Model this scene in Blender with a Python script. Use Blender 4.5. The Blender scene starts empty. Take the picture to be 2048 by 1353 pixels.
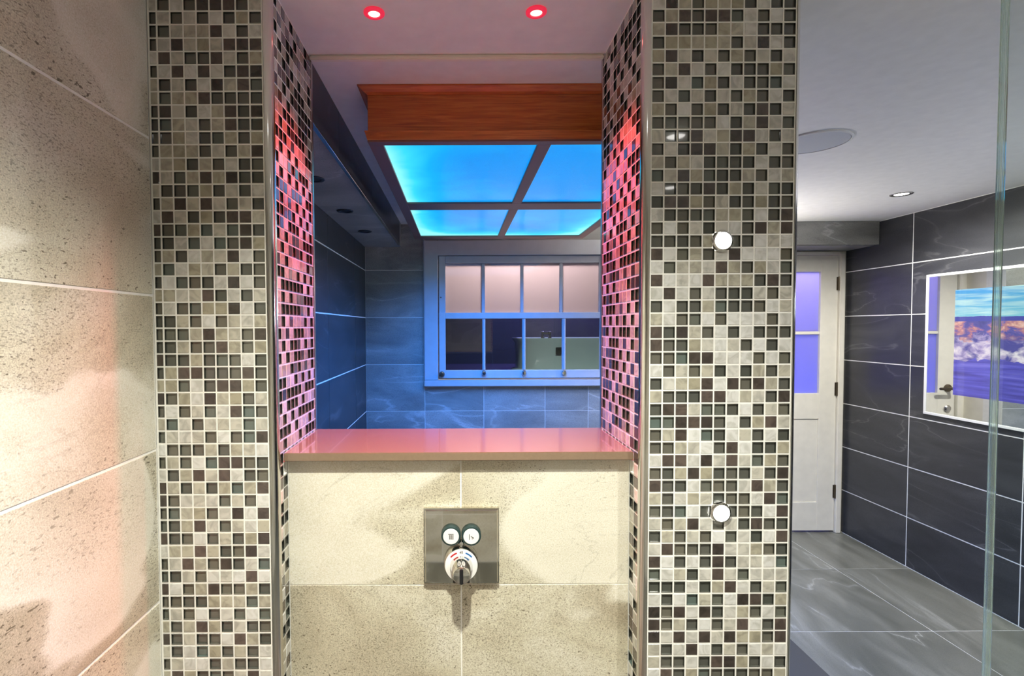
import bpy, bmesh, math, random
from mathutils import Vector, Matrix
random.seed(7)
S = bpy.context.scene
COL = S.collection
H = 1.425                      # eye height: heights below are written relative to the eye, floor at -H
C = 0.652                      # ceiling relative to the eye

# ------------------------------------------------------------------ camera, world, exposure
cam = bpy.data.cameras.new('camera'); co = bpy.data.objects.new('camera', cam); COL.objects.link(co)
co.location = (0, 0, H)
co.rotation_euler = (math.pi/2 - math.atan(.03185), math.radians(.25), 0)
cam.sensor_width = 36; cam.lens = 18
cam.shift_x = (1024 - 916)/2048; cam.shift_y = (687.6 - 676.5)/2048
cam.clip_start = .02
S.camera = co
w = bpy.data.worlds.new('night'); S.world = w; w.use_nodes = True
w.node_tree.nodes['Background'].inputs[0].default_value = (.05, .06, .12, 1)
w.node_tree.nodes['Background'].inputs[1].default_value = .15
S.view_settings.view_transform = 'Standard'; S.view_settings.look = 'None'
S.view_settings.exposure = 0.0; S.view_settings.gamma = 1
S.view_settings.use_curve_mapping = False

# light colours / powers (the lamps themselves are made by their builders further down)
WARM = (1.0, .99, .86); COOL = (1.0, .98, .93)
P_SHOWER, P_ROOM, P_RED = 126, 66, 54
P_PANEL = 60
P_FILL_UP = 44

# ------------------------------------------------------------------ materials
MATS = {}
def nodes(name):
    m = bpy.data.materials.new(name); m.use_nodes = True
    nt = m.node_tree; return m, nt, nt.nodes['Principled BSDF']
def plain(name, col, rough=.5, metal=0, coat=0, spec=None, noise=0):
    m, nt, p = nodes(name)
    p.inputs['Base Color'].default_value = (*col, 1); p.inputs['Roughness'].default_value = rough
    p.inputs['Metallic'].default_value = metal; p.inputs['Coat Weight'].default_value = coat
    p.inputs['Coat Roughness'].default_value = .04
    if spec is not None: p.inputs['Specular IOR Level'].default_value = spec
    if noise:
        tc = nt.nodes.new('ShaderNodeTexCoord'); n = nt.nodes.new('ShaderNodeTexNoise'); n.inputs['Scale'].default_value = noise; n.inputs['Detail'].default_value = 6
        nt.links.new(tc.outputs['Object'], n.inputs['Vector'])
        mx = nt.nodes.new('ShaderNodeMix'); mx.data_type = 'RGBA'
        mx.inputs['A'].default_value = (*[c*.9 for c in col], 1); mx.inputs['B'].default_value = (*[min(1, c*1.08) for c in col], 1)
        nt.links.new(n.outputs['Fac'], mx.inputs['Factor']); nt.links.new(mx.outputs['Result'], p.inputs['Base Color'])
        b = nt.nodes.new('ShaderNodeBump'); b.inputs['Strength'].default_value = .04; b.inputs['Distance'].default_value = .002
        nt.links.new(n.outputs['Fac'], b.inputs['Height']); nt.links.new(b.outputs['Normal'], p.inputs['Normal'])
    MATS[name] = m; return m
def emit(name, col, strength):
    m, nt, p = nodes(name)
    p.inputs['Base Color'].default_value = (*col, 1)
    p.inputs['Emission Color'].default_value = (*col, 1); p.inputs['Emission Strength'].default_value = strength
    MATS[name] = m; return m

class NT:
    """tiny node helper"""
    def __init__(s, nt): s.nt = nt
    def new(s, t, **kw):
        n = s.nt.nodes.new('ShaderNode' + t)
        for k, v in kw.items(): setattr(n, k, v)
        return n
    def link(s, a, b): s.nt.links.new(a, b)
    def math(s, op, a, b=None, clamp=False):
        n = s.new('Math', operation=op, use_clamp=clamp)
        for i, v in enumerate((a, b)):
            if v is None: continue
            if isinstance(v, (int, float)): n.inputs[i].default_value = v
            else: s.link(v, n.inputs[i])
        return n.outputs[0]
    def ramp(s, v, stops, interp='LINEAR'):
        n = s.new('ValToRGB'); r = n.color_ramp; r.interpolation = interp
        while len(r.elements) < len(stops): r.elements.new(.5)
        for e, (p, c) in zip(r.elements, stops):
            e.position = p; e.color = (*c, 1) if len(c) == 3 else c
        s.link(v, n.inputs[0]); return n.outputs[0]
    def mix(s, f, a, b, blend='MIX'):
        n = s.new('Mix', data_type='RGBA', blend_type=blend)
        for key, v in (('Factor', f), ('A', a), ('B', b)):
            if isinstance(v, (int, float)): n.inputs[key].default_value = v
            elif isinstance(v, tuple): n.inputs[key].default_value = (*v, 1)
            else: s.link(v, n.inputs[key])
        return n.outputs['Result']
    def noise(s, vec, scale, detail=4, dist=0, rough=.5):
        n = s.new('TexNoise'); n.inputs['Scale'].default_value = scale; n.inputs['Detail'].default_value = detail
        n.inputs['Distortion'].default_value = dist; n.inputs['Roughness'].default_value = rough
        s.link(vec, n.inputs['Vector']); return n.outputs['Fac']

def stone(name, dark, mid, light, vein, speck, rough=.3, speckamt=.8, veinamt=.7, stretch=(1, 1, 1), scale=1.0, zone=0):
    m, nt, p = nodes(name); g = NT(nt)
    tc = g.new('TexCoord'); oi = g.new('ObjectInfo')
    cmb = g.new('CombineXYZ')
    for i, k in enumerate((31.0, 57.0, 83.0)): g.link(g.math('MULTIPLY', oi.outputs['Random'], k), cmb.inputs[i])
    add = g.new('VectorMath', operation='ADD'); g.link(tc.outputs['Object'], add.inputs[0]); g.link(cmb.outputs[0], add.inputs[1])
    v = add.outputs[0]
    mp = g.new('Mapping'); mp.inputs['Scale'].default_value = stretch; mp.inputs['Rotation'].default_value = (.35, .3, .2); g.link(v, mp.inputs['Vector']); vs = mp.outputs[0]
    n1 = g.noise(vs, 2.2*scale, 8, 1.2, .55)
    col = g.ramp(n1, [(.3, dark), (.5, mid), (.7, light)])
    # soft cloudy bands with one crisp side, and thin veins along noise contours
    n2 = g.noise(vs, 1.5*scale, 3.2 if zone else 5, .8 if zone else 1.4, .45)
    ln = g.math('ABSOLUTE', g.math('SUBTRACT', n2, .52))
    thin = g.math('SUBTRACT', 1, g.math('MULTIPLY', ln, 90, True), True)
    wide = g.math('SUBTRACT', 1, g.math('MULTIPLY', ln, 16, True), True)
    gate = g.ramp(g.noise(v, 3.0, 3), [(.42, (0, 0, 0)), (.6, (1, 1, 1))])
    col = g.mix(g.math('MULTIPLY', wide, .55*veinamt), col, light)
    col = g.mix(g.math('MULTIPLY', g.math('MULTIPLY', thin, gate), veinamt), col, vein)
    smooth = g.ramp(n2, [(.0, (0, 0, 0)), (.49, (0, 0, 0)), (.505, (1, 1, 1)), (.66, (.35, .35, .35)), (.8, (0, 0, 0))])
    if zone: col = g.mix(g.math('MULTIPLY', smooth, zone), col, tuple(c*1.03 for c in light))
    n2b = g.noise(vs, 2.6*scale, 6, .8, .6)
    thin2 = g.math('SUBTRACT', 1, g.math('MULTIPLY', g.math('ABSOLUTE', g.math('SUBTRACT', n2b, .45)), 160, True), True)
    col = g.mix(g.math('MULTIPLY', g.math('MULTIPLY', thin2, gate), .45*veinamt), col, speck)
    # pitted specks, denser in patches
    mp2 = g.new('Mapping'); mp2.inputs['Scale'].default_value = (1, .55, 1.3); mp2.inputs['Rotation'].default_value = (.4, 0, .3); g.link(v, mp2.inputs['Vector'])
    n3 = g.noise(mp2.outputs[0], 150, 3, .3)
    patch = g.noise(v, 2.4, 4, .6)
    sp = g.math('GREATER_THAN', g.math('ADD', n3, g.math('MULTIPLY', patch, .42)), .885)
    keep = g.math('SUBTRACT', 1, g.math('MULTIPLY', smooth, zone*1.15, True), True)
    col = g.mix(g.math('MULTIPLY', g.math('MULTIPLY', sp, keep), speckamt), col, speck)
    n4 = g.noise(mp2.outputs[0], 330, 2, .2)
    grit = g.math('GREATER_THAN', g.math('ADD', n4, g.math('MULTIPLY', g.noise(v, 3.1, 3, .8), .35)), .80)
    col = g.mix(g.math('MULTIPLY', g.math('MULTIPLY', grit, keep), .6*speckamt), col, speck)
    fine = g.noise(v, 420, 2)
    col = g.mix(.38, col, g.ramp(fine, [(.3, (.25, .25, .25)), (.7, (.9, .9, .9))]), 'OVERLAY')
    g.link(col, p.inputs['Base Color']); p.inputs['Roughness'].default_value = rough
    b = g.new('Bump'); b.inputs['Strength'].default_value = .12; b.inputs['Distance'].default_value = .001
    g.link(g.math('ADD', n1, g.math('MULTIPLY', sp, -.5)), b.inputs['Height']); g.link(b.outputs[0], p.inputs['Normal'])
    MATS[name] = m; return m

M_BEIGE = stone('beige_stone', (.36, .31, .22), (.54, .50, .385), (.72, .69, .58), (.82, .79, .68), (.10, .08, .05), .30, .85, .6, (.8, .8, 1.5), 1.0, .8)
M_GREY = stone('grey_stone', (.20, .20, .185), (.30, .30, .28), (.42, .415, .39), (.60, .60, .58), (.10, .10, .10), .3, .3, .7, (.6, 1.0, 1.6))
M_FLOOR = stone('floor_stone', (.075, .075, .058), (.125, .124, .10), (.20, .197, .163), (.36, .355, .315), (.07, .07, .07), .28, .25, .7, (1.8, .5, 1), .9)
M_DARK = stone('charcoal_stone', (.022, .023, .027), (.036, .037, .042), (.055, .056, .060), (.16, .16, .165), (.012, .012, .014), .34, .3, .5, (.8, .6, 2.0))
M_GROUT = plain('white_grout', (.88, .87, .82), .75, noise=60)
M_CEIL = plain('ceiling_paint', (.80, .79, .77), .55, noise=25)
M_PAINT = plain('cream_paint', (.82, .78, .67), .35, noise=18)
M_WPAINT = plain('white_paint', (.56, .57, .60), .32, noise=18)
M_CHROME = plain('polished_chrome', (.72, .71, .68), .10, 1)
M_MIRROR = plain('mirror_chrome', (.70, .67, .60), .03, 1)
M_STEEL = plain('brushed_steel', (.55, .53, .50), .25, 1)
M_WHITEP = plain('white_plastic', (.80, .80, .78), .25)
M_BLACKP = plain('black_plastic', (.012, .012, .014), .3)
M_DKTEAL = plain('dark_rubber', (.02, .045, .045), .35)
M_RED = plain('red_ink', (.75, .03, .04), .4)
M_BLUE = plain('blue_ink', (.03, .22, .6), .4)
M_QUARTZ = plain('taupe_quartz', (.24, .165, .11), .10, coat=.4, noise=200)
M_MAT = plain('dark_grey_rubber', (.038, .037, .034), .7, noise=120)
M_PORC = plain('white_porcelain', (.80, .82, .80), .12, coat=.6)
M_NIGHTWALL = plain('dark_render', (.05, .05, .07), .8, noise=8)
M_HINGE = plain('bronze_hinge', (.20, .16, .11), .35, .9)
M_BLACKHOLE = plain('black_baffle', (.012, .012, .015), .35)

# timber
def timber():
    m, nt, p = nodes('cedar_timber'); g = NT(nt)
    tc = g.new('TexCoord'); mp = g.new('Mapping'); mp.inputs['Scale'].default_value = (1.2, 1.2, 26); g.link(tc.outputs['Object'], mp.inputs['Vector'])
    n = g.noise(mp.outputs[0], 6, 8, .8, .6)
    g.link(g.ramp(n, [(.25, (.26, .055, .010)), (.5, (.46, .12, .022)), (.75, (.60, .20, .045))]), p.inputs['Base Color'])
    p.inputs['Roughness'].default_value = .33; p.inputs['Coat Weight'].default_value = .25
    b = g.new('Bump'); b.inputs['Strength'].default_value = .1; b.inputs['Distance'].default_value = .001; g.link(n, b.inputs['Height']); g.link(b.outputs[0], p.inputs['Normal'])
    return m
M_TIMBER = timber()
M_TIMBER2 = plain('brown_painted_timber', (.17, .085, .07), .4, noise=20)

# mosaic materials: random tone for each piece
def mosaic(name, stops, rough, metal=0, coat=0, swirl=0, shade=None):
    m, nt, p = nodes(name); g = NT(nt)
    oi = g.new('ObjectInfo'); ge = g.new('NewGeometry'); tc = g.new('TexCoord')
    r = g.math('FRACT', g.math('ADD', g.math('MULTIPLY', oi.outputs['Random'], 7.31), g.math('MULTIPLY', ge.outputs['Random Per Island'], 5.77)))
    col = g.ramp(r, stops)
    if swirl:
        cmb = g.new('CombineXYZ')
        for i in range(3): g.link(g.math('MULTIPLY', r, 40 + 13*i), cmb.inputs[i])
        ad = g.new('VectorMath', operation='ADD'); g.link(tc.outputs['Object'], ad.inputs[0]); g.link(cmb.outputs[0], ad.inputs[1])
        n = g.noise(ad.outputs[0], 38, 2, 1.5)
        col = g.mix(swirl, col, g.ramp(n, [(.35, (.2, .2, .2)), (.6, (.95, .95, .95))]), 'OVERLAY')
        b = g.new('Bump'); b.inputs['Strength'].default_value = .25; b.inputs['Distance'].default_value = .001; g.link(n, b.inputs['Height']); g.link(b.outputs[0], p.inputs['Normal'])
    g.link(col, p.inputs['Base Color'])
    p.inputs['Roughness'].default_value = rough; p.inputs['Metallic'].default_value = metal; p.inputs['Coat Weight'].default_value = coat; p.inputs['Coat Roughness'].default_value = .03
    return m
M_PEARL = mosaic('pearl_shell', [(0, (.30, .275, .20)), (.35, (.40, .38, .31)), (.7, (.49, .48, .44)), (1, (.62, .62, .59))], .2, 0, .5, .25)
M_GLASS_G = mosaic('grey_green_glass', [(0, (.065, .07, .058)), (.4, (.10, .10, .085)), (.75, (.14, .13, .10)), (1, (.10, .135, .122))], .12, 0, 1.0)
M_BROWN = mosaic('brown_shell', [(0, (.03, .024, .021)), (.5, (.052, .040, .034)), (1, (.085, .064, .054))], .2, 0, .7, .35)
M_GLASS_SHADE = plain('glass_recess_shade', (.02, .022, .019), .1, 0, 1.0)  # shade painted on the upper and side recess walls of glass pieces
MOS = [M_PEARL, M_GLASS_G, M_BROWN, M_GLASS_SHADE]

def thin_glass(name, refl, tint=(1, 1, 1), rough=.01):
    m = bpy.data.materials.new(name); m.use_nodes = True; nt = m.node_tree; g = NT(nt)
    nt.nodes.remove(nt.nodes['Principled BSDF']); out = nt.nodes['Material Output']
    t = g.new('BsdfTransparent'); t.inputs[0].default_value = (*tint, 1)
    gl = g.new('BsdfAnisotropic'); gl.inputs['Roughness'].default_value = rough
    lw = g.new('LayerWeight'); lw.inputs['Blend'].default_value = .5
    f = g.math('ADD', g.math('MULTIPLY', g.math('POWER', lw.outputs['Facing'], 4.0), .6), refl, True)
    mx = g.new('MixShader'); g.link(f, mx.inputs[0]); g.link(t.outputs[0], mx.inputs[1]); g.link(gl.outputs[0], mx.inputs[2]); g.link(mx.outputs[0], out.inputs[0])
    return m
M_SCREEN_GLASS = thin_glass('clear_screen_glass', .035, (.94, .97, .95))
def reflection_film():  # pinkish film stands in for the pale room reflection in the upper panes
    m = bpy.data.materials.new('reflection_film_glass'); m.use_nodes = True; nt = m.node_tree; g = NT(nt)
    nt.nodes.remove(nt.nodes['Principled BSDF'])
    t = g.new('BsdfTranslucent'); t.inputs[0].default_value = (.78, .70, .73, 1)
    gl = g.new('BsdfAnisotropic'); gl.inputs['Roughness'].default_value = .03; gl.inputs[0].default_value = (.9, .85, .85, 1)
    mx = g.new('MixShader'); mx.inputs[0].default_value = .07
    g.link(t.outputs[0], mx.inputs[1]); g.link(gl.outputs[0], mx.inputs[2]); g.link(mx.outputs[0], nt.nodes['Material Output'].inputs[0])
    return m
M_PANE_UP = reflection_film()
M_PANE_LOW = thin_glass('window_glass', .05, (.85, .88, .88))
M_EDGE = plain('polished_glass_edge', (.80, .93, .84), .04)
M_EDGE.node_tree.nodes['Principled BSDF'].inputs['Transmission Weight'].default_value = .85
M_SILVER = plain('silvered_mirror', (.80, .82, .83), .01, 1)

# ------------------------------------------------------------------ mesh helpers
CACHE = {}
def finish(bm, name, mat, smooth=False):
    bmesh.ops.recalc_face_normals(bm, faces=bm.faces)
    me = bpy.data.meshes.new(name); bm.to_mesh(me); bm.free()
    for m in (mat if isinstance(mat, (list, tuple)) else [mat]): me.materials.append(m)
    if smooth:
        me.shade_smooth()
    return me
WPOS = {}
def link(name, me, loc, parent=None, rot=None):
    o = bpy.data.objects.new(name, me); COL.objects.link(o)
    wl = Vector((loc[0], loc[1], loc[2] + H)); WPOS[o] = wl
    if parent is not None:
        o.parent = parent; o.location = wl - WPOS[parent]
    else: o.location = wl
    if rot: o.rotation_euler = rot
    return o
def tag(o, label, cat=None, group=None, kind=None):
    o['label'] = label
    if cat: o['category'] = cat
    if group: o['group'] = group
    if kind: o['kind'] = kind
    return o
def empty(name, loc, rot=None):
    o = link(name, None, loc); o.empty_display_size = .05
    if rot: o.rotation_euler = rot
    return o
def cube(bm, x0, x1, y0, y1, z0, z1, mi=0):
    v = [bm.verts.new(p) for p in ((x0,y0,z0),(x1,y0,z0),(x1,y1,z0),(x0,y1,z0),(x0,y0,z1),(x1,y0,z1),(x1,y1,z1),(x0,y1,z1))]
    fs = [(0,3,2,1),(4,5,6,7),(0,1,5,4),(1,2,6,5),(2,3,7,6),(3,0,4,7)]
    for f in fs: bm.faces.new([v[i] for i in f]).material_index = mi
    return v
def box(name, x0, x1, y0, y1, z0, z1, mat, parent=None, bev=0, seg=1):
    dx, dy, dz = round(x1-x0, 5), round(y1-y0, 5), round(z1-z0, 5)
    key = (dx, dy, dz, mat.name, bev, seg)
    me = CACHE.get(key)
    if me is None:
        bm = bmesh.new(); cube(bm, -dx/2, dx/2, -dy/2, dy/2, -dz/2, dz/2)
        if bev: bmesh.ops.bevel(bm, geom=bm.edges[:], offset=bev, segments=seg, affect='EDGES', clamp_overlap=True)
        me = finish(bm, name, mat); CACHE[key] = me
    return link(name, me, ((x0+x1)/2, (y0+y1)/2, (z0+z1)/2), parent)
def multi(name, boxes, mat, loc, parent=None, bev=0):
    bm = bmesh.new()
    for b in boxes:
        b = [b[0]-loc[0], b[1]-loc[0], b[2]-loc[1], b[3]-loc[1], b[4]-loc[2], b[5]-loc[2]]
        cube(bm, *b)
    if bev: bmesh.ops.bevel(bm, geom=bm.edges[:], offset=bev, segments=1, affect='EDGES')
    return link(name, finish(bm, name, mat), loc, parent)
def lathe(prof, seg=40, axis='Z', mat=None, name='lathe', smooth=True):
    """prof: list of (radius, height); revolved about Z, or about -Y (front faces the camera)"""
    bm = bmesh.new(); rings = []
    for r, h in prof:
        if r < 1e-6: rings.append([bm.verts.new((0, 0, h))])
        else: rings.append([bm.verts.new((r*math.cos(2*math.pi*i/seg), r*math.sin(2*math.pi*i/seg), h)) for i in range(seg)])
    for a, b in zip(rings, rings[1:]):
        if len(a) == 1 and len(b) == 1: continue
        for i in range(seg):
            j = (i+1) % seg
            if len(a) == 1: bm.faces.new((a[0], b[i], b[j]))
            elif len(b) == 1: bm.faces.new((a[i], a[j], b[0]))
            else: bm.faces.new((a[i], a[j], b[j], b[i]))
    if axis == 'Y': bmesh.ops.rotate(bm, verts=bm.verts, cent=(0,0,0), matrix=Matrix.Rotation(math.pi/2, 3, 'X'))
    if axis == 'X': bmesh.ops.rotate(bm, verts=bm.verts, cent=(0,0,0), matrix=Matrix.Rotation(-math.pi/2, 3, 'Y'))
    me = finish(bm, name, mat)
    if smooth:
        me.shade_smooth()
        try: me.set_sharp_from_angle(angle=math.radians(35))
        except Exception: pass
    return me
def extrude_profile(name, pts, z0, z1, mat, loc, parent=None):
    """closed XY outline extruded from z0 to z1"""
    bm = bmesh.new(); n = len(pts)
    a = [bm.verts.new((x-loc[0], y-loc[1], z0-loc[2])) for x, y in pts]; b = [bm.verts.new((x-loc[0], y-loc[1], z1-loc[2])) for x, y in pts]
    for i in range(n): bm.faces.new((a[i], a[(i+1)%n], b[(i+1)%n], b[i]))
    bm.faces.new(a[::-1]); bm.faces.new(b)
    me = finish(bm, name, mat); me.shade_smooth()
    try: me.set_sharp_from_angle(angle=math.radians(40))
    except Exception: pass
    return link(name, me, loc, parent)
def text_mesh(name, body, size, mat, loc, parent, extrude=.0002):
    c = bpy.data.curves.new(name, 'FONT'); c.body = body; c.size = size; c.extrude = extrude; c.align_x = 'CENTER'; c.align_y = 'CENTER'
    t = bpy.data.objects.new(name, c); COL.objects.link(t)
    me = bpy.data.meshes.new_from_object(t.evaluated_get(bpy.context.evaluated_depsgraph_get()))
    bpy.data.objects.remove(t); me.materials.clear(); me.materials.append(mat)
    return link(name, me, loc, parent, (math.pi/2, 0, 0))

def spot(name, loc, col, power, size, parent=None, blend=.6, radius=.02, target=None):
    l = bpy.data.lights.new(name, 'SPOT'); l.energy = power; l.color = col; l.spot_size = math.radians(size); l.spot_blend = blend; l.shadow_soft_size = radius
    o = bpy.data.objects.new(name, l); COL.objects.link(o)
    wl = Vector((loc[0], loc[1], loc[2]+H)); WPOS[o] = wl
    if parent is not None: o.parent = parent; o.location = wl - WPOS[parent]
    else: o.location = wl
    if target is not None:
        d = Vector((target[0], target[1], target[2]+H)) - wl
        o.rotation_euler = d.to_track_quat('-Z', 'Y').to_euler()
    return o

ROWS = [round(.362 + .2985*k, 4) for k in range(1, -7, -1)]     # tile courses shared by all walls
ROWS = [C] + [z for z in ROWS if z < C - .02 and z > -H + .02] + [-H]
G = .0015                                                       # half a grout joint
def clip_intervals(edges, lo, hi):
    e = [lo] + [x for x in sorted(edges) if lo + .01 < x < hi - .01] + [hi]
    return list(zip(e, e[1:]))

# ------------------------------------------------------------------ SETTING
XL, XR, YF, YB, YW = -.585, 2.64, .985, 1.2545, 3.25
YREAR, YD = -1.0, 3.5
TH = .009
floor = tag(box('floor', XL-.1, XR+.1, YREAR-.1, YD+.3, -H-.1, -H-.0015, M_GROUT), 'grey stone tiled bathroom floor with pale joints', kind='structure')
for x0, x1 in clip_intervals([2.205-.720*k for k in range(0, 5)], XL, XR):
    for y0, y1 in clip_intervals([2.955-.613*k for k in range(-1, 8)], YREAR, YD+.2):
        box('floor_tile', x0+G, x1-G, y0+G, y1-G, -H-TH, -H, M_FLOOR, floor, .0008)

ceiling = tag(multi('ceiling', [(XL-.1, XR+.1, YREAR-.1, YW+.12, C, C+.1), (1.7, XR+.1, YW+.12, YD+.3, C, C+.1)], M_CEIL, (1, 1.2, C)), 'smooth pale painted ceiling over shower and bathroom', kind='structure')

# left wall : beige in the shower, charcoal in the room beyond the piers
wl_ = tag(box('wall_left', XL-.1, XL-.0012, YREAR, YW+.1, -H, C, M_GROUT), 'left wall, beige stone tiles near, dark tiles beyond the pier', kind='structure')
for z1, z0 in zip(ROWS, ROWS[1:]):
    for y0, y1 in clip_intervals([2.92-.605*k for k in range(0, 8)], YREAR, YF):
        box('wall_tile', XL-TH, XL, y0+G, y1-G, z0+1.6*G, z1-1.6*G, M_BEIGE, wl_, .0006)
    for y0, y1 in clip_intervals([2.92-.605*k for k in range(0, 8)], YB, YW):
        box('wall_tile', XL-TH, XL, y0+G, y1-G, z0+2*G, z1-2*G, M_DARK, wl_, .0006)

# right wall
wr = tag(box('wall_right', XR+.0012, XR+.1, YREAR, YD+.1, -H, C, M_GROUT), 'right wall of charcoal stone tiles with white joints', kind='structure')
for z1, z0 in zip(ROWS, ROWS[1:]):
    for y0, y1 in clip_intervals([2.985-.611*k for k in range(-1, 8)], YREAR, YD):
        box('wall_tile', XR, XR+TH, y0+2*G, y1-2*G, z0+2*G, z1-2*G, M_DARK, wr, .0006)

# rear wall behind the viewer
wre = tag(box('wall_rear', XL, XR, YREAR-.1, YREAR-.0012, -H, C, M_GROUT), 'rear shower wall of beige stone tiles', kind='structure')
for z1, z0 in zip(ROWS, ROWS[1:]):
    for x0, x1 in clip_intervals([-.1+.605*k for k in range(0, 5)], XL, XR):
        box('wall_tile', x0+G, x1-G, YREAR-TH, YREAR, z0+G, z1-G, M_BEIGE, wre, .0006)

# back wall with the window opening
WX0, WX1, WZ0, WZ1 = -.2127, 1.0315, -.3735, .545
XD = 1.80                                            # left side of the door recess
wb = tag(multi('wall_back', [(XL, WX0, YW+.0012, YW+.12, -H, C), (WX1, XD, YW+.0012, YW+.12, -H, C), (WX0, WX1, YW+.0012, YW+.12, -H, WZ0), (WX0, WX1, YW+.0012, YW+.12, WZ1, C)], M_GROUT, (.6, YW+.06, -H)),
         'back wall of veined grey stone tiles around the sash window', kind='structure')
def back_tile(x0, x1, z0, z1): box('wall_tile', x0+G, x1-G, YW, YW+TH, z0+G, z1-G, M_GREY, wb, .0006)
for z1, z0 in zip(ROWS, ROWS[1:]):
    back_tile(XL, WX0, z0, z1)
    for x0, x1 in clip_intervals([1.45], WX1, XD): back_tile(x0, x1, z0, z1)
    if z0 < WZ0:
        for x0, x1 in clip_intervals([.163, .553, .828], WX0, WX1): back_tile(x0, x1, z0, min(z1, WZ0))
back_tile(WX0, WX1, WZ1, C)
# door recess: return wall and lintel wall
wd = tag(multi('wall_door', [(XD-.1, XD, YW+.12, YD+.1, -H, C), (XD, 1.845, YD, YD+.1, -H, C), (2.605, XR, YD, YD+.1, -H, C), (1.845, 2.605, YD, YD+.1, .486, C)], M_PAINT, (2.2, YD+.05, -H)), 'cream painted wall around the far door', kind='structure')

# tiled bulkhead over the door, and the boxed bulkhead along the left wall
bk = tag(box('wall_bulkhead_door', XD, XR, 3.2312, YD, .513, C, M_GROUT), 'grey tiled bulkhead above the cream door', kind='structure')
box('wall_tile', XD, XR-.002, 3.222, 3.231, .506, C-.002, M_GREY, bk, .0006)
box('wall_tile', XD, XR-.002, 3.2332, YD, .506, .5128, M_GREY, bk, .0006)
box('corner_trim', XD, XR-.002, 3.219, 3.2315, .502, .507, M_CHROME, bk, .001)
BX = -.356
lb = tag(box('wall_bulkhead_left', XL, BX-.009, YB, 3.16, .515, C, M_GROUT), 'boxed bulkhead along the left wall with downlights beneath', kind='structure')
for y0, y1 in clip_intervals([1.56, 2.16, 2.76], YB, 3.16):
    box('wall_tile', BX-.0085, BX, y0+.0003, y1-.0003, .508, C, M_DARK, lb, .0005)
for y0, y1 in clip_intervals([1.56, 2.16, 2.76], YB, 3.16):
    box('wall_tile', XL+G, BX-.010, y0+.0003, y1-.0003, .508, .5148, M_GREY, lb, .0005)
box('corner_trim', BX-.010, BX+.002, YB, 3.16, .5035, .508, M_CHROME, lb, .001)
box('end_panel', XL, BX, 3.1605, YW, .508, C, M_GREY, lb)

# thin trim strip across the soffit at the back of the niche
tag(box('trim_1', -.352, .352, YB-.012, YB+.004, C-.011, C, M_PAINT, bev=.003, seg=2), 'cream trim strip across the ceiling behind the red lamps', kind='structure')

# ------------------------------------------------------------------ mosaic piers
P, TS = .0248, .0222                                  # pitch, tile size
def tile_mesh(kind, wx, wz):
    """a mosaic piece facing -Y, back at y=0.  glass pieces look into their depth"""
    key = ('mos', kind, round(wx, 5), round(wz, 5))
    if key in CACHE: return CACHE[key]
    bm = bmesh.new(); add_piece(bm, kind, 0, 0, 0, wx, wz, 'F', 0, 1)
    me = finish(bm, 'mosaic_tile', [MOS[kind], M_GLASS_SHADE] if kind == 1 else MOS[kind]); CACHE[key] = me; return me
def add_piece(bm, kind, cx, cy, cz, wx, wz, face, mi, ei=3):
    t = .0045; b = .0009
    def pt(u, v, d):       # u across, v up, d out of the wall
        if face == 'F': return (cx+u, cy-d, cz+v)
        if face == 'R': return (cx+d, cy+u, cz+v)      # faces +X
        return (cx-d, cy+u, cz+v)                      # faces -X
    def ring(ix, d): return [bm.verts.new(pt(u, v, d)) for u, v in ((-wx/2+ix, -wz/2+ix), (wx/2-ix, -wz/2+ix), (wx/2-ix, wz/2-ix), (-wx/2+ix, wz/2-ix))]
    rs = [ring(0, 0), ring(0, t-b), ring(b, t)]
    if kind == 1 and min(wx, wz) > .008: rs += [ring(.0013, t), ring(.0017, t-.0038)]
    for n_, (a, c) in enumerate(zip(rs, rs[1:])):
        for i in range(4): bm.faces.new((a[i], a[(i+1) % 4], c[(i+1) % 4], c[i])).material_index = ei if n_ == 3 and i else mi  # recess walls take the painted shade, the lower one stays lighter
    bm.faces.new(rs[-1]).material_index = mi
def pick(r, c, prev, rng):
    dark = .86 if (r + c) % 2 == 0 else .27
    if rng.random() < dark: return 2 if rng.random() < .27 else 1
    return 0
ZTOP = .599                                           # a joint of the mosaic on both piers
def rows():
    z = ZTOP + 2*P*1.005
    out = []
    while z > C: z -= P*1.005
    out.append((C-.0012, z + (P-TS)/2))               # cut row under the ceiling
    while z - P*1.005 > -H:
        out.append((z-(P-TS)/2, z-P*1.005+(P-TS)/2)); z -= P*1.005
    out.append((z-(P-TS)/2, -H+.001))
    return [(b, a) for a, b in out if a - b > .003]
RWS = rows()
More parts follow.
